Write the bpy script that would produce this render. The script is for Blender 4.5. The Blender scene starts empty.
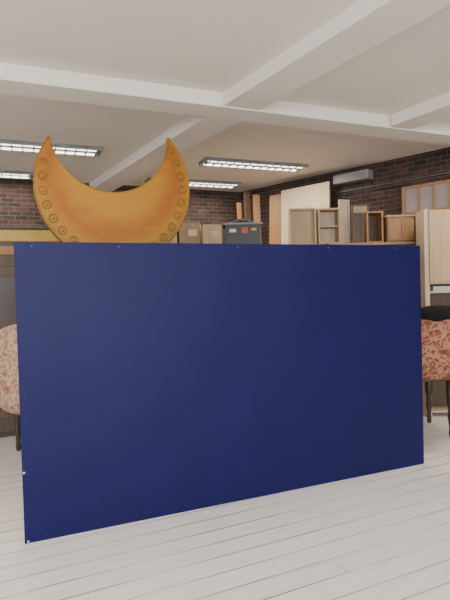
import bpy, bmesh, math, random
from mathutils import Matrix, Vector
random.seed(4)
D=bpy.data
C=bpy.context.scene.collection
UA=math.radians(21.3)

# ---------------------------------------------------------------- materials
def newmat(name):
    m=D.materials.new(name); m.use_nodes=True
    nt=m.node_tree; b=nt.nodes['Principled BSDF']
    return m,nt,b
def N(nt,t,**k):
    n=nt.nodes.new(t)
    for a,v in k.items(): setattr(n,a,v)
    return n
def ramp(nt,stops):
    r=N(nt,'ShaderNodeValToRGB')
    e=r.color_ramp.elements
    while len(e)<len(stops): e.new(0.5)
    for i,(p,c) in enumerate(stops):
        e[i].position=p; e[i].color=(*c,1)
    return r
def noisy(name,c1,c2,scale=4,rough=.6,metal=0,stretch=(1,1,1),bump=0,detail=4,spec=.5):
    m,nt,b=newmat(name); L=nt.links
    tc=N(nt,'ShaderNodeTexCoord'); mp=N(nt,'ShaderNodeMapping'); mp.inputs['Scale'].default_value=stretch
    no=N(nt,'ShaderNodeTexNoise'); no.inputs['Scale'].default_value=scale; no.inputs['Detail'].default_value=detail
    r=ramp(nt,[(.3,c1),(.7,c2)])
    L.new(tc.outputs['Object'],mp.inputs[0]); L.new(mp.outputs[0],no.inputs['Vector'])
    L.new(no.outputs['Fac'],r.inputs[0]); L.new(r.outputs[0],b.inputs['Base Color'])
    b.inputs['Roughness'].default_value=rough; b.inputs['Metallic'].default_value=metal
    b.inputs['Specular IOR Level'].default_value=spec
    if bump:
        bp=N(nt,'ShaderNodeBump'); bp.inputs['Strength'].default_value=bump; bp.inputs['Distance'].default_value=.01
        L.new(no.outputs['Fac'],bp.inputs['Height']); L.new(bp.outputs[0],b.inputs['Normal'])
    return m
def emis(name,c,s):
    m,nt,b=newmat(name)
    b.inputs['Base Color'].default_value=(*c,1)
    b.inputs['Emission Color'].default_value=(*c,1); b.inputs['Emission Strength'].default_value=s
    return m

def brick_mat():
    m,nt,b=newmat('brick'); L=nt.links
    tc=N(nt,'ShaderNodeTexCoord'); sp=N(nt,'ShaderNodeSeparateXYZ'); cb=N(nt,'ShaderNodeCombineXYZ')
    L.new(tc.outputs['Object'],sp.inputs[0]); L.new(sp.outputs[0],cb.inputs[0]); L.new(sp.outputs[2],cb.inputs[1])
    br=N(nt,'ShaderNodeTexBrick'); br.inputs['Scale'].default_value=1
    br.inputs['Brick Width'].default_value=.17; br.inputs['Row Height'].default_value=.062
    br.inputs['Mortar Size'].default_value=.006; br.inputs['Mortar Smooth'].default_value=.2
    br.inputs['Color1'].default_value=(.07,.032,.024,1); br.inputs['Color2'].default_value=(.016,.013,.014,1)
    br.inputs['Mortar'].default_value=(.085,.075,.065,1); br.inputs['Bias'].default_value=0
    L.new(cb.outputs[0],br.inputs['Vector'])
    no=N(nt,'ShaderNodeTexNoise'); no.inputs['Scale'].default_value=5; L.new(cb.outputs[0],no.inputs['Vector'])
    mx=N(nt,'ShaderNodeMix',data_type='RGBA',blend_type='MULTIPLY'); mx.inputs[0].default_value=.7
    r=ramp(nt,[(.3,(.5,.5,.55)),(.7,(1.25,1.1,1))])
    L.new(no.outputs['Fac'],r.inputs[0]); L.new(br.outputs['Color'],mx.inputs[6]); L.new(r.outputs[0],mx.inputs[7])
    L.new(mx.outputs[2],b.inputs['Base Color']); b.inputs['Roughness'].default_value=.85
    bp=N(nt,'ShaderNodeBump'); bp.inputs['Strength'].default_value=.6; bp.inputs['Distance'].default_value=.01; bp.invert=True
    L.new(br.outputs['Fac'],bp.inputs['Height']); L.new(bp.outputs[0],b.inputs['Normal'])
    return m

def floor_mat():
    m,nt,b=newmat('painted_floorboards'); L=nt.links
    tc=N(nt,'ShaderNodeTexCoord'); mp=N(nt,'ShaderNodeMapping'); mp.inputs['Rotation'].default_value=(0,0,-math.radians(24.5))
    L.new(tc.outputs['Object'],mp.inputs[0])
    sp=N(nt,'ShaderNodeSeparateXYZ'); L.new(mp.outputs[0],sp.inputs[0])
    def M(op,a,bv=None):
        n=N(nt,'ShaderNodeMath',operation=op)
        if isinstance(a,(int,float)): n.inputs[0].default_value=a
        else: L.new(a,n.inputs[0])
        if bv is not None:
            if isinstance(bv,(int,float)): n.inputs[1].default_value=bv
            else: L.new(bv,n.inputs[1])
        return n.outputs[0]
    v=M('DIVIDE',sp.outputs[1],.15)
    row=M('FLOOR',v); fr=M('FRACT',v)
    wn=N(nt,'ShaderNodeTexWhiteNoise',noise_dimensions='1D'); L.new(row,wn.inputs['W'])
    u=M('ADD',M('DIVIDE',sp.outputs[0],3.2),M('MULTIPLY',wn.outputs['Value'],7.3))
    fu=M('FRACT',u); col=M('FLOOR',u)
    gap=M('ABSOLUTE',M('SUBTRACT',fr,.5)); g1=M('GREATER_THAN',gap,.472)
    g2=M('LESS_THAN',fu,.0016); g=M('MAXIMUM',g1,g2)
    wn2=N(nt,'ShaderNodeTexWhiteNoise',noise_dimensions='2D')
    cb=N(nt,'ShaderNodeCombineXYZ'); L.new(row,cb.inputs[0]); L.new(col,cb.inputs[1]); L.new(cb.outputs[0],wn2.inputs['Vector'])
    r=ramp(nt,[(0,(.88,.87,.855)),(1,(.94,.93,.915))]); L.new(wn2.outputs['Value'],r.inputs[0])
    mp2=N(nt,'ShaderNodeMapping'); mp2.inputs['Scale'].default_value=(1.5,14,1); L.new(mp.outputs[0],mp2.inputs[0])
    no=N(nt,'ShaderNodeTexNoise'); no.inputs['Scale'].default_value=2; no.inputs['Detail'].default_value=8; L.new(mp2.outputs[0],no.inputs['Vector'])
    r2=ramp(nt,[(.3,(.90,.89,.875)),(.55,(1,1,1))]); L.new(no.outputs['Fac'],r2.inputs[0])
    mx=N(nt,'ShaderNodeMix',data_type='RGBA',blend_type='MULTIPLY'); mx.inputs[0].default_value=1
    L.new(r.outputs[0],mx.inputs[6]); L.new(r2.outputs[0],mx.inputs[7])
    no3=N(nt,'ShaderNodeTexNoise'); no3.inputs['Scale'].default_value=1.1; L.new(mp.outputs[0],no3.inputs['Vector'])
    rg=ramp(nt,[(.38,(.2,.2,.2)),(.62,(.95,.95,.95))]); L.new(no3.outputs['Fac'],rg.inputs[0])
    gs=M('MULTIPLY',g,rg.outputs[0])
    mg=N(nt,'ShaderNodeMix',data_type='RGBA'); L.new(gs,mg.inputs[0])
    L.new(mx.outputs[2],mg.inputs[6]); mg.inputs[7].default_value=(.16,.13,.11,1)
    vo=N(nt,'ShaderNodeTexVoronoi'); vo.inputs['Scale'].default_value=1.3; L.new(mp.outputs[0],vo.inputs['Vector'])
    kn=M('LESS_THAN',vo.outputs['Distance'],.02)
    mk=N(nt,'ShaderNodeMix',data_type='RGBA'); L.new(kn,mk.inputs[0]); L.new(mg.outputs[2],mk.inputs[6]); mk.inputs[7].default_value=(.6,.5,.4,1)
    L.new(mk.outputs[2],b.inputs['Base Color'])
    b.inputs['Roughness'].default_value=.33
    bp=N(nt,'ShaderNodeBump'); bp.inputs['Strength'].default_value=.4; bp.inputs['Distance'].default_value=.004; bp.invert=True
    L.new(g,bp.inputs['Height']); L.new(bp.outputs[0],b.inputs['Normal'])
    return m

def fabric_mat(name,base,pat,dark):
    m,nt,b=newmat(name); L=nt.links
    tc=N(nt,'ShaderNodeTexCoord')
    no=N(nt,'ShaderNodeTexNoise'); no.inputs['Scale'].default_value=9; no.inputs['Detail'].default_value=2; L.new(tc.outputs['Object'],no.inputs['Vector'])
    ad=N(nt,'ShaderNodeMix',data_type='RGBA',blend_type='LINEAR_LIGHT'); ad.inputs[0].default_value=.12
    L.new(tc.outputs['Object'],ad.inputs[6]); L.new(no.outputs['Color'],ad.inputs[7])
    vo=N(nt,'ShaderNodeTexVoronoi',feature='DISTANCE_TO_EDGE'); vo.inputs['Scale'].default_value=13; L.new(ad.outputs[2],vo.inputs['Vector'])
    r=ramp(nt,[(.0,pat),(.07,pat),(.11,base),(.28,base),(.34,dark)]); L.new(vo.outputs['Distance'],r.inputs[0])
    L.new(r.outputs[0],b.inputs['Base Color']); b.inputs['Roughness'].default_value=.9
    return m

def gold_mat():
    m,nt,b=newmat('gold_paint'); L=nt.links
    tc=N(nt,'ShaderNodeTexCoord')
    ln=N(nt,'ShaderNodeVectorMath',operation='LENGTH'); 
    off=N(nt,'ShaderNodeVectorMath',operation='SUBTRACT'); off.inputs[1].default_value=(0,0,.12)
    L.new(tc.outputs['Object'],off.inputs[0]); L.new(off.outputs[0],ln.inputs[0])
    no=N(nt,'ShaderNodeTexNoise'); no.inputs['Scale'].default_value=6; no.inputs['Detail'].default_value=6
    mp=N(nt,'ShaderNodeMapping'); mp.inputs['Scale'].default_value=(1,1,2.2); mp.inputs['Rotation'].default_value=(0,.35,0)
    L.new(tc.outputs['Object'],mp.inputs[0]); L.new(mp.outputs[0],no.inputs['Vector'])
    ms=N(nt,'ShaderNodeMath',operation='MULTIPLY_ADD'); ms.inputs[1].default_value=.22; 
    L.new(no.outputs['Fac'],ms.inputs[0]); L.new(ln.outputs['Value'],ms.inputs[2])
    r=ramp(nt,[(.42,(.33,.145,.010)),(.56,(.25,.075,.006)),(.66,(.29,.13,.009)),(.78,(.17,.095,.010))])
    L.new(ms.outputs[0],r.inputs[0]); L.new(r.outputs[0],b.inputs['Base Color'])
    b.inputs['Roughness'].default_value=.42; b.inputs['Metallic'].default_value=.3; b.inputs['Specular IOR Level'].default_value=.3
    return m

M_brick=brick_mat(); M_floor=floor_mat()
M_ceil=noisy('ceiling_paint',(.75,.70,.63),(.78,.73,.66),scale=1.5,rough=.8)
M_blue=noisy('blue_paint',(.0040,.0040,.058),(.0050,.0052,.070),scale=2.5,rough=.42,detail=6,spec=.2)
M_blue_lt=noisy('scuffed_blue',(.008,.009,.09),(.011,.012,.105),rough=.6)
M_screw=noisy('screw_metal',(.09,.09,.14),(.12,.12,.18),rough=.5)
M_chip=noisy('chipped_paint',(.6,.55,.45),(.75,.7,.62),rough=.8)
M_gold=gold_mat(); M_golddark=noisy('dark_gold',(.13,.07,.008),(.18,.10,.012),rough=.4,metal=.3)
M_ply=noisy('plywood',(.40,.27,.15),(.50,.36,.22),scale=3,stretch=(6,6,.5),rough=.6)
M_ply2=noisy('plywood_pale',(.50,.40,.28),(.58,.48,.35),scale=3,stretch=(6,6,.5),rough=.6)
M_pine=noisy('orange_pine',(.26,.13,.05),(.36,.19,.08),scale=3,stretch=(7,7,.5),rough=.5)
M_brown=noisy('brown_wood',(.065,.038,.02),(.10,.06,.032),scale=3,stretch=(6,6,.5),rough=.5)
M_dkwood=noisy('dark_wood',(.03,.018,.011),(.05,.03,.018),rough=.4)
M_yellow=noisy('yellow_lacquer',(.45,.27,.025),(.53,.33,.04),scale=5,rough=.35)
M_black=noisy('black_fabric',(.004,.004,.005),(.009,.009,.01),scale=20,rough=.9,spec=.2)
M_blackp=noisy('black_plastic',(.006,.006,.007),(.012,.012,.013),rough=.4)
M_orange=noisy('orange_label',(.40,.07,.03),(.48,.11,.04),rough=.5)
M_white=noisy('white_paint',(.60,.58,.53),(.68,.66,.61),rough=.5)
M_card=noisy('cardboard',(.26,.18,.10),(.34,.24,.14),scale=8,rough=.85)
M_steel=noisy('grey_steel',(.12,.12,.13),(.18,.18,.19),rough=.4,metal=.6)
M_grey=noisy('grey_plastic',(.20,.20,.2),(.26,.26,.26),rough=.5)
M_glass=noisy('frosted_pane',(.28,.23,.22),(.36,.31,.30),scale=2,rough=.25)
M_fabL=fabric_mat('floral_fabric_tan',(.33,.17,.12),(.46,.33,.22),(.24,.085,.06))
M_fabR=fabric_mat('floral_fabric_red',(.22,.06,.04),(.36,.20,.11),(.15,.035,.026))
M_tube=emis('light_tube',(1,.94,.84),5)

# ---------------------------------------------------------------- mesh helpers
def obj(name,verts,faces,mat,parent=None,smooth=False):
    me=D.meshes.new(name); me.from_pydata(verts,[],faces)
    bm=bmesh.new(); bm.from_mesh(me); bmesh.ops.recalc_face_normals(bm,faces=bm.faces); bm.to_mesh(me); bm.free()
    o=D.objects.new(name,me); C.objects.link(o); me.materials.append(mat)
    if smooth:
        for p in me.polygons: p.use_smooth=True
    if parent: o.parent=parent
    return o
def box(name,size,loc,mat,parent=None,rz=0,bev=0,rx=0,ry=0):
    x,y,z=[s/2 for s in size]
    v=[(a*x,b*y,c*z) for a in(-1,1) for b in(-1,1) for c in(-1,1)]
    f=[(0,1,3,2),(4,6,7,5),(0,4,5,1),(2,3,7,6),(0,2,6,4),(1,5,7,3)]
    o=obj(name,v,f,mat,parent); o.location=loc; o.rotation_euler=(rx,ry,rz)
    if bev:
        m=o.modifiers.new('b','BEVEL'); m.width=bev; m.segments=3
    return o
def empty(name,loc=(0,0,0),rz=0):
    e=D.objects.new(name,None); C.objects.link(e); e.location=loc; e.rotation_euler=(0,0,rz); e.empty_display_size=.1
    return e
def lathe(name,prof,loc,mat,parent=None,seg=20):
    v=[];f=[]
    for r,z in prof:
        for i in range(seg):
            a=2*math.pi*i/seg; v.append((r*math.cos(a),r*math.sin(a),z))
    n=len(prof)
    for j in range(n-1):
        for i in range(seg):
            k=(i+1)%seg
            f.append((j*seg+i,j*seg+k,(j+1)*seg+k,(j+1)*seg+i))
    f.append(tuple(range(seg))); f.append(tuple((n-1)*seg+i for i in range(seg)))
    o=obj(name,v,f,mat,parent,True); o.location=loc; return o
def prism(name,poly,z0,z1,mat):
    n=len(poly)
    v=[(x,y,z0) for x,y in poly]+[(x,y,z1) for x,y in poly]
    f=[tuple(range(n)),tuple(range(n,2*n))]+[(i,(i+1)%n,n+(i+1)%n,n+i) for i in range(n)]
    return obj(name,v,f,mat)
def wall(name,p,q,mat,z0=0,z1=3.15,t=.2,side=1):
    d=Vector((q[0]-p[0],q[1]-p[1])); L=d.length; a=math.atan2(d.y,d.x)
    n=Vector((-d.y,d.x)).normalized()*t/2*side
    return box(name,(L,t,z1-z0),((p[0]+q[0])/2+n.x,(p[1]+q[1])/2+n.y,(z0+z1)/2),mat,rz=a)

# ---------------------------------------------------------------- room shell
HC=3.15
cor=(.31,8.6); Lc=(-7.,5.35); Rc=(6.3,2.6)
poly=[(-7,-5),(6.3,-5),Rc,cor,Lc]
prism('floor',poly,-.1,0,M_floor)
prism('ceiling',poly,HC,HC+.12,M_ceil)
wall('wall_back',Lc,cor,M_brick,side=1)
wall('wall_right_back',cor,Rc,M_brick,side=1)
wall('wall_right',(6.3,-5),Rc,M_white,side=-1)
wall('wall_left',(-7,-5),Lc,M_white,side=1)
box('wall_front_sill',(13.3,.2,.9),(-.35,-5.1,.45),M_white)
box('wall_front_header',(13.3,.2,.35),(-.35,-5.1,2.975),M_white)
for i in range(5):
    box('wall_front_pier_%d'%i,(.5,.2,1.9),(-6.75+i*3.2,-5.1,1.85),M_white)
for i in range(4):
    w=empty('window_%d'%(i+1),(-5.15+i*3.2,-5.1,1.85))
    for s in(-1,1):
        box('stile',(.06,.08,1.9),(s*1.32,0,0),M_white,w); box('rail',(2.7,.08,.06),(0,0,s*.92),M_white,w)
    box('mullion',(.05,.06,1.84),(0,0,0),M_white,w)

# beams
def beam(name,p,q,w,zb,mat):
    d=Vector((q[0]-p[0],q[1]-p[1])); L=d.length; a=math.atan2(d.y,d.x)
    return box(name,(L,w,HC-zb),((p[0]+q[0])/2,(p[1]+q[1])/2,(HC+zb)/2),mat,rz=a)
ub=Vector((math.cos(math.radians(22.8)),math.sin(math.radians(22.8))))
nb=Vector((-ub.y,ub.x))
c0=Vector((.05,4.25))+nb*.14
beam('ceiling_beam_main',c0-ub*7.2,c0+ub*4.2,.28,3.03,M_ceil)
vb=Vector((.52,-.854)).normalized(); wb=Vector((-vb.y,vb.x))
c1=Vector((.22,4.25))
beam('ceiling_beam_cross',c1+vb*10.2,c1-vb*4.6,.33,3.04,M_ceil)
c2=Vector((1.78,4.97))
beam('ceiling_beam_cross.001',c2+vb*8,c2+vb*.0,.27,3.04,M_ceil)

# ceiling fluorescent fixtures
def fixture(x,y,rz=UA,power=26,L=1.46):
    e=empty('fluorescent_ceiling_light',(x,y,HC),rz)
    box('housing',(L,.30,.03),(0,0,-.015),M_grey,e)
    for s in(-.09,.09):
        box('tube',(L-.10,.045,.016),(0,s,-.036),M_tube,e,bev=.006)
    for i in range(13): box('cross_louvre',(.012,.28,.02),(-L/2+.06+i*(L-.12)/12,0,-.04),M_grey,e)
    for s in(-1,1): box('side_louvre',(L,.012,.035),(0,s*.144,-.03),M_grey,e)
    ld=D.lights.new('lamp','AREA'); ld.shape='RECTANGLE'; ld.size=L-.1; ld.size_y=.26; ld.energy=power; ld.color=(1,.86,.69)
    lo=D.objects.new('lamp',ld); C.objects.link(lo); lo.parent=e; lo.location=(0,0,-.06)
fixture(.44,6.65,power=44); fixture(-.42,7.66,power=30); fixture(-2.07,5.57,power=30); fixture(-3.26,6.63)
fixture(3.2,4.9,power=42); fixture(-2.9,2.2,power=32); fixture(-.5,.4,power=32); fixture(2.6,1.2,power=32)  # unseen fixtures out of frame, added to light the room

for i in range(4):
    ld=D.lights.new('window_daylight','AREA'); ld.shape='RECTANGLE'; ld.size=2.6; ld.size_y=1.8; ld.energy=165; ld.color=(.93,.96,1)
    lo=D.objects.new('window_daylight_%d'%(i+1),ld); C.objects.link(lo); lo.location=(-5.15+i*3.2,-5.0,1.85)
    lo.rotation_euler=(math.radians(90),0,0)

# ---------------------------------------------------------------- blue panel
L=3.09; H=1.815; T=.022
pan=empty('blue_painted_panel',(-1.245,2.975,0),math.radians(22.0))
box('sheet',(L,T,H),(L/2,T/2,H/2),M_blue,pan,bev=.002)
for i,x in enumerate((.05,1.0,2.05,L-.05)):
    box('back_batten_%d'%i,(.045,.045,H-.05),(x if 0<i<3 else (x+.02 if i==0 else x-.02),T+.0225,H/2),M_pine,pan)
for i,z in enumerate((.05,H-.05)):
    box('back_rail_%d'%i,(L-.04,.045,.045),(L/2,T+.0675,z),M_pine,pan)
for x in(1.35,2.4):
    box('brace_foot',(.045,.5,.045),(x,T+.34,.0225),M_pine,pan)
    box('brace_strut',(.045,.035,1.0),(x,T+.29,.5),M_pine,pan,rx=math.radians(24))
def dot(x,z,r,mat,nm='screw'):
    o=lathe(nm,[(r,0),(r,.0015),(r*.6,.0025)],(x,-.0005,z),mat,pan,12); o.rotation_euler=(math.radians(90),0,0)
for x in(.1,.62,1.45,2.2,2.83): dot(x,H-.025,.0055,M_screw)
for x in(.12,.62,1.5,2.3,2.95): dot(x,.03,.006,M_blue_lt)
for z in(.42,.9,1.4): dot(.03,z,.006,M_blue_lt); 
for z in(.4,1.0,1.5): dot(L-.03,z,.006,M_blue_lt)
dot(.010,.43,.007,M_chip,'chip'); dot(.02,.012,.006,M_chip,'chip')
def scratch(pts,r=.0012):
    cu=D.curves.new('scratch','CURVE'); cu.dimensions='3D'; cu.bevel_depth=r
    s=cu.splines.new('NURBS'); s.points.add(len(pts)-1); s.use_endpoint_u=True
    for p,(x,z) in zip(s.points,pts): p.co=(x,-.0002,z,1)
    o=D.objects.new('scratch',cu); C.objects.link(o); o.parent=pan; cu.materials.append(M_blue_lt)
scratch([(1.35,1.62),(1.45,1.66),(1.58,1.66),(1.7,1.62)])
scratch([(1.78,1.1),(1.9,1.2),(2.0,1.26),(2.1,1.28)])
scratch([(1.72,1.3),(1.76,1.2),(1.86,1.12)])
scratch([(2.2,1.5),(2.26,1.52),(2.34,1.5)])
scratch([(1.62,.95),(1.75,.98),(1.83,.95)])
scratch([(1.2,.62),(1.4,.68),(1.5,.66)])

# ---------------------------------------------------------------- crescent moon
R=.545; r=.415; ic=(0.0,.372); TH=.07
moon=empty('gold_crescent_moon_prop',(-.750,3.555,2.247),UA)
mr=empty('crescent_tilt'); mr.parent=moon; mr.rotation_euler=(0,math.radians(-3.5),0)
ty=(R*R-r*r+ic[1]**2)/(2*ic[1]); tx=math.sqrt(R*R-ty*ty)
ao=math.atan2(ty,tx); ai=math.atan2(ty-ic[1],tx)
n=96
outer=[];inner=[]
for i in range(n+1):
    t=i/n
    a=ao-(math.pi+2*ao)*t
    outer.append((R*math.cos(a),R*math.sin(a)))
    a=ai-(math.pi+2*ai)*t
    inner.append((ic[0]+r*math.cos(a),ic[1]+r*math.sin(a)))
def crescent(name,y0,y1,mat):
    v=[];f=[]
    K=6
    for y in(y0,y1):
        for i in range(n+1):
            o_,i_=outer[i],inner[i]
            for k in range(K+1):
                s=k/K
                v.append((o_[0]*(1-s)+i_[0]*s,y,o_[1]*(1-s)+i_[1]*s))
    S=(n+1)*(K+1)
    for i in range(n):
        for k in range(K):
            a=i*(K+1)+k; b=a+1; c=a+K+2; d=a+K+1
            f.append((a,b,c,d)); f.append((S+a,S+d,S+c,S+b))
        a=i*(K+1); d=a+K+1; f.append((a,d,S+d,S+a))
        a=i*(K+1)+K; d=a+K+1; f.append((a,d,S+d,S+a))
    o=obj(name,v,f,mat,mr)
    bm=bmesh.new(); bm.from_mesh(o.data); bmesh.ops.remove_doubles(bm,verts=bm.verts,dist=.0005); bm.to_mesh(o.data); bm.free()
    return o
crescent('crescent_body',0,TH,M_gold)
def tube(name,pts,rad,mat,parent,cyc=False):
    cu=D.curves.new(name,'CURVE'); cu.dimensions='3D'; cu.bevel_depth=rad; cu.bevel_resolution=3
    s=cu.splines.new('POLY'); s.points.add(len(pts)-1); s.use_cyclic_u=cyc
    for p,c in zip(s.points,pts): p.co=(*c,1)
    o=D.objects.new(name,cu); C.objects.link(o); o.parent=parent; cu.materials.append(mat); return o
tube('rim',[(x*.992,0,z*.992) for x,z in outer],.005,M_gold,mr)
tube('inner_rim',[(x,0,z) for x,z in inner],.004,M_gold,mr)
deg=[]
a=31
while a>=-212:
    deg.append(a); a-=11.6
for dgr in deg:
    an=math.radians(dgr); rr=.488
    if dgr>20 or dgr<-200: rr=.50
    cx,cz=rr*math.cos(an),rr*math.sin(an)
    s=.027 if 20>dgr>-200 else .019
    tube('rosette_ring',[(cx+s*math.cos(q*math.pi/12),-.001,cz+s*math.sin(q*math.pi/12)) for q in range(24)],.0038,M_golddark,mr,True)
    o=lathe('rosette_boss',[(s*.45,0),(s*.42,.004),(s*.2,.007)],(cx,0,cz),M_gold,mr,14); o.rotation_euler=(math.radians(90),0,0)
box('support_post',(.07,.07,1.75),(0,TH+.035,-2.247+.02+.875),M_pine,moon)
box('support_crossbar',(.6,.04,.07),(0,TH+.02,-.43),M_pine,moon)
box('base_foot',(.7,.07,.04),(0,TH+.035,-2.227),M_pine,moon)
box('base_foot_2',(.07,.36,.04),(0,TH+.14,-2.227),M_pine,moon)

# ---------------------------------------------------------------- armchairs
def plan(t,w,d):
    arc=math.pi*w; tot=2*d+arc; s=t*tot
    if s<d: return (-w,d-s),(-1,0)
    if s<d+arc:
        a=math.pi+(s-d)/w
        return (w*math.cos(a),w*math.sin(a)),(math.cos(a),math.sin(a))
    return (w,s-d-arc),(1,0)
def shell_pt(t,ph,w,d,z0,off=0,hb=1.29,ha=1.06):
    (x,y),(nx,ny)=plan(t,w,d)
    k=math.sin(math.pi*t)**1.3
    Ht=ha+(hb-ha)*k
    hz=(Ht-z0)/2; zc=(Ht+z0)/2
    c,s=math.cos(ph),math.sin(ph)
    e=.62
    cx=math.copysign(abs(c)**e,c); cz=math.copysign(abs(s)**e,s)
    tk=.115+.03*max(0,s)
    z=zc+(hz+off)*cz
    o=(tk+off)*cx + .05*math.sin(math.pi*min(1,max(0,(z-z0)/(Ht-z0)))) + .03*max(0,s)
    return (x+nx*o,y+ny*o,z)
def armchair(loc,rz,fab,w=.36,d=.32,z0=.42,hb=1.29,ha=1.06):
    e=empty('floral_armchair',loc,rz)
    v=[];f=[];NT=44;NP=28
    for i in range(NT+1):
        for j in range(NP):
            v.append(shell_pt(i/NT,2*math.pi*j/NP,w,d,z0,0,hb,ha))
    for i in range(NT):
        for j in range(NP):
            k=(j+1)%NP; f.append((i*NP+j,i*NP+k,(i+1)*NP+k,(i+1)*NP+j))
    for i,sg in((0,1),(NT,1)):
        base=[v[i*NP+j] for j in range(NP)]
        cx=sum(p[0] for p in base)/NP; cy=base[0][1]; cz=sum(p[2] for p in base)/NP
        prev=[i*NP+j for j in range(NP)]
        for q,(sc,dy) in enumerate(((.93,.035),(.7,.06),(.3,.07))):
            st=len(v)
            for p in base: v.append((cx+(p[0]-cx)*sc,cy+dy,cz+(p[2]-cz)*sc))
            cur=[st+j for j in range(NP)]
            for j in range(NP):
                k=(j+1)%NP; f.append((prev[j],prev[k],cur[k],cur[j]))
            prev=cur
        f.append(tuple(prev))
    obj('upholstered_shell',v,f,fab,e,True)
    box('seat_base',(2*w-.1,w+d-.02,.16),(0,(d-w)/2+.06,z0+.09),fab,e,bev=.03)
    m=box('seat_cushion',(2*w-.16,w+d-.06,.17),(0,(d-w)/2+.09,z0+.25),fab,e,bev=.06)
    for p in m.data.polygons: p.use_smooth=True
    tube('piping',[shell_pt(i/NT,math.radians(-80),w,d,z0,.004,hb,ha) for i in range(NT+1)],.008,M_dkwood,e)
    for sx in(-1,1):
        for y in(-w*.62,d-.02):
            lathe('leg',[(.018,0),(.024,.03),(.02,.1),(.032,.2),(.026,.28),(.04,.36),(.045,z0+.05)],(sx*(w-.04 if y>0 else w*.62),y,0),M_dkwood,e,16)
    return e
armchair((-1.62,4.62,0),UA,M_fabL,z0=.47)
cr=armchair((1.90,5.0,0),math.radians(10),M_fabR,z0=.60,hb=1.27)
v=[];f=[];A=36;B=22
w,d,z0=.36,.32,.60
for i in range(A+1):
    t=.36+.56*i/A
    for j in range(B+1):
        low=.62+.06*math.sin(i*.7)-.25*(i/A)
        ph=low+(math.pi*.85-low)*j/B
        off=.014+.006*math.sin(i*1.7+j*.3)
        v.append(shell_pt(t,ph,w,d,z0,off,1.27,1.06))
for i in range(A):
    for j in range(B):
        a=i*(B+1)+j; f.append((a,a+1,a+B+2,a+B+1))
cl=obj('black_cloth',v,f,M_black,None,True); cl.location=cr.location; cl.rotation_euler=cr.rotation_euler
sm=cl.modifiers.new('s','SOLIDIFY'); sm.thickness=.006; sm.offset=1

# ---------------------------------------------------------------- cabinet on left
cab=empty('wooden_cabinet',(-2.05,5.62,0),UA)
W=2.6
box('carcass',(W,.5,1.86),(0,0,.99),M_brown,cab,bev=.004)
box('plinth',(W-.06,.46,.06),(0,0,.03),M_dkwood,cab)
box('lower_cornice',(W+.03,.53,.10),(0,0,1.97),M_pine,cab,bev=.01)
box('cornice_gap',(W,.5,.045),(0,0,2.04),M_dkwood,cab)
box('upper_cornice',(W+.05,.55,.13),(0,0,2.125),M_yellow,cab,bev=.012)
box('top_board',(W+.1,.6,.03),(0,0,2.205),M_dkwood,cab,bev=.004)
for i in range(4):
    box('door_panel',(W/4-.05,.02,1.6),(-W/2+W/8+i*W/4,-.26,1.0),M_brown,cab,bev=.006)
    box('door_inset',(W/4-.2,.014,1.4),(-W/2+W/8+i*W/4,-.274,1.0),M_dkwood,cab,bev=.004)
    lathe('door_knob',[(.006,0),(.008,.02),(.016,.03),(.01,.04)],(-W/2+W/8+i*W/4+(.2 if i%2==0 else -.2),-.27,1.0),M_golddark,cab,12).rotation_euler=(math.radians(90),0,0)

# ---------------------------------------------------------------- storage rack
rk=empty('storage_rack',(.72,6.15,0))
RW=3.16
for x in(-RW/2+.02,-.5,.5,RW/2-.02):
    for y in(-.23,.23):
        box('upright',(.04,.04,2.0),(x,y,1.0),M_steel,rk)
for z in(.25,.85,1.45,1.985):
    box('shelf',(RW,.5,.03),(0,0,z),M_pine,rk)
TZ=2.0
def carton(name,x,y,w,d,h,mat,rz=0):
    e=empty(name,(x,y,TZ),rz)
    box('carton_body',(w,d,h),(0,0,h/2),mat,e,bev=.004)
    box('flap_left',(w/2-.002,d,.006),(-w/4,0,h+.004),mat,e,ry=math.radians(-1)); box('flap_right',(w/2-.002,d,.006),(w/4,0,h+.004),mat,e,ry=math.radians(1))
    box('tape',(w*.12,d+.006,.002),(0,0,h+.009),M_ply2,e)
    box('label',(w*.4,.003,h*.25),(w*.15,-d/2-.0015,h*.6),M_ply2,e)
carton('cardboard_box',-.40,6.15,.25,.36,.30,M_card)
carton('cardboard_box',-.13,6.12,.23,.3,.27,M_ply)
carton('cardboard_box',-.66,6.15,.22,.36,.26,M_ply)
# open black crate with rim, round red label and packed cloths
cr2=empty('black_storage_crate',(.235,6.12,TZ))
w_,d_,h_=.42,.34,.27
box('bottom',(w_,d_,.02),(0,0,.01),M_blackp,cr2)
for s in(-1,1):
    box('side_wall',(.02,d_,h_),(s*(w_/2-.01),0,h_/2),M_blackp,cr2); box('end_wall',(w_-.04,.02,h_),(0,s*(d_/2-.01),h_/2),M_blackp,cr2)
    box('rim_long',(w_+.05,.03,.022),(0,s*d_/2,h_),M_grey if s<0 else M_blackp,cr2,bev=.005); box('rim_side',(.03,d_,.022),(s*(w_/2+.01),0,h_),M_blackp,cr2,bev=.005)
box('round_label',(.075,.006,.075),(.02,-d_/2-.003,.19),M_orange,cr2,bev=.02)
box('white_label',(.08,.004,.04),(-.12,-d_/2-.002,.19),M_white,cr2); box('gold_label',(.06,.004,.03),(.13,-d_/2-.002,.2),M_yellow,cr2)
v=[];f=[];G=14
for i in range(G+1):
    for j in range(G+1):
        x=-.185+.37*i/G; y=-.145+.29*j/G
        v.append((x,y,.25+.10*math.sin(math.pi*i/G)**.6*math.sin(math.pi*j/G)**.6+.012*math.sin(i*1.9+j)))
for i in range(G):
    for j in range(G):
        a=i*(G+1)+j; f.append((a,a+1,a+G+2,a+G+1))
obj('packed_black_cloth',v,f,M_black,cr2,True)

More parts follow.
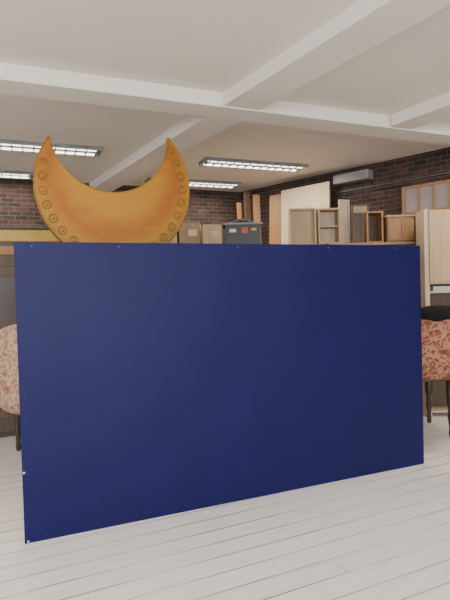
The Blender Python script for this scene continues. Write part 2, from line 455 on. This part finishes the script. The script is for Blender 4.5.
def frame(name,x,y,w,h,mat,dep=.05,b=.03,rz=0,panel=None,z=TZ,cross=False):
    e=empty(name,(x,y,z),rz)
    for s in(-1,1):
        box('stile',(b,dep,h),(s*(w/2-b/2),0,h/2),mat,e); box('rail',(w-2*b,dep,b),(0,0,b/2 if s<0 else h-b/2),mat,e)
    if panel: box('panel',(w-2*b,.008,h-2*b),(0,dep*.25,h/2),panel,e)
    if cross: box('mid_rail',(w-2*b,dep*.8,b*.8),(0,0,h*.5),mat,e)
    return e
frame('wooden_crate',.96,6.1,.33,.45,M_ply2,dep=.12,b=.02,panel=M_ply)
frame('wooden_crate',1.27,6.12,.26,.43,M_ply,dep=.28,b=.02,panel=M_ply2,cross=True)
frame('canvas_frame',1.50,6.2,.14,.56,M_ply2,dep=.03,b=.02,rz=.3,panel=M_ply2)
frame('canvas_frame',1.64,6.1,.12,.38,M_brown,dep=.03,b=.02,rz=-.2,panel=M_brown)
frame('wooden_crate',1.82,6.15,.20,.38,M_pine,dep=.3,b=.02,panel=M_brown)
frame('canvas_frame',1.74,6.34,.22,.52,M_brown,dep=.03,b=.02,panel=M_ply)
cb=empty('small_wooden_cabinet',(2.11,6.12,TZ))
box('body',(.32,.34,.29),(0,0,.155),M_pine,cb,bev=.004); box('top',(.35,.37,.02),(0,0,.31),M_ply,cb); box('base',(.34,.36,.02),(0,0,.01),M_brown,cb)
for s in(-1,1): box('door_panel',(.14,.012,.24),(s*.077,-.174,.155),M_pine,cb,bev=.003)

def sheet(name,cx,cy,w,h,mat,rz,rx=0,t=.018):
    o=box(name,(w,t,h),(cx,cy,h/2*math.cos(rx)+t/2*abs(math.sin(rx))),mat,rz=rz,rx=rx,bev=.002); return o
wa=math.atan2(-6.0,5.99)
sheet('plywood_sheet',1.18,7.36,.86,2.98,M_ply2,wa,rx=math.radians(-2))
sheet('plywood_sheet',1.27,7.50,.74,2.90,M_ply,wa,rx=math.radians(-2))
sheet('plywood_sheet',.80,7.78,.28,2.95,M_pine,wa,rx=math.radians(-3))
sheet('wood_plank',.43,8.02,.10,3.06,M_brown,math.radians(24),rx=math.radians(-3),t=.03)
sheet('wood_plank',.56,7.98,.11,3.0,M_pine,math.radians(10),rx=math.radians(-3),t=.03)
sheet('wood_plank',.30,8.10,.07,2.9,M_pine,math.radians(24),rx=math.radians(-3),t=.03)

def onwall(s,off=0):
    return (cor[0]+.7064*s-.7078*off, cor[1]-.7078*s-.7064*off)
e=empty('framed_window_panel',(*onwall(3.22,.03),2.39),wa)
w0=.62;h0=.36
for s in(-1,1): box('stile',(.03,.05,h0),(s*(w0/2-.015),0,h0/2),M_pine,e)
for z in(.015,h0-.015): box('rail',(w0-.06,.05,.03),(0,0,z),M_pine,e)
for x in(-.1,.1): box('mullion',(.02,.04,h0-.06),(x,0,h0/2),M_pine,e)
box('pane',(w0-.06,.01,h0-.06),(0,0,h0/2),M_glass,e)
a=empty('air_conditioner',(*onwall(2.22,.085),2.93),wa)
box('casing',(.55,.16,.13),(0,0,.065),M_grey,a,bev=.02)
for i in range(4): box('vent_slat',(.48,.006,.008),(0,-.082,.03+i*.018),M_steel,a)
def pipe(name,pts,rad,mat):
    cu=D.curves.new(name,'CURVE'); cu.dimensions='3D'; cu.bevel_depth=rad
    s=cu.splines.new('POLY'); s.points.add(len(pts)-1)
    for p,c in zip(s.points,pts): p.co=(*c,1)
    o=D.objects.new(name,cu); C.objects.link(o); cu.materials.append(mat)
pipe('wall_conduit',[(*onwall(1.9,.02),2.84),(*onwall(5,.02),2.84)],.010,M_steel)
pipe('wall_conduit',[(*onwall(2.45,.02),2.93),(*onwall(2.5,.02),2.79),(*onwall(2.9,.02),2.77)],.010,M_blackp)

# tall plywood panel standing in front of open plywood shelving
s=empty('plywood_shelf_unit',(2.66,5.68,0))
SW=.86;SH=2.32
box('left_side',(.05,.24,SH),(-SW/2+.025,0,SH/2),M_ply2,s); box('right_side',(.03,.22,SH),(SW/2-.015,0,SH/2),M_ply2,s)
box('back_board',(SW-.09,.012,SH-.1),(.015,.09,SH/2),M_brown,s)
for z in(.06,.5,.95,1.40,1.50): box('shelf',(SW-.09,.20,.022),(.015,-.01,z),M_ply2,s)
box('front_board',(SW-.02,.018,SH-1.52),(.04,-.132,1.52+(SH-1.52)/2-.01),M_ply,s)
box('stored_papers',(.6,.14,.05),(-.02,0,1.437),M_white,s)
box('stored_box',(.3,.14,.22),(-.2,0,1.073),M_card,s); box('stored_book_stack',(.3,.13,.17),(.2,0,1.047),M_pine,s)
box('stored_bin',(.5,.14,.3),(0,0,.662),M_card,s)

# ---------------------------------------------------------------- world & camera
w=D.worlds.new('World'); bpy.context.scene.world=w; w.use_nodes=True
bg=w.node_tree.nodes['Background']; bg.inputs[0].default_value=(.75,.85,1,1); bg.inputs[1].default_value=1.0
cam=D.cameras.new('camera'); co=D.objects.new('camera',cam); C.objects.link(co)
cam.sensor_fit='VERTICAL'; cam.sensor_height=24; cam.lens=20
co.matrix_world=Matrix.Translation((0,0,1.5))@Matrix.Rotation(math.radians(90-1.26),4,'X')@Matrix.Rotation(math.radians(-1.6),4,'Z')
bpy.context.scene.camera=co
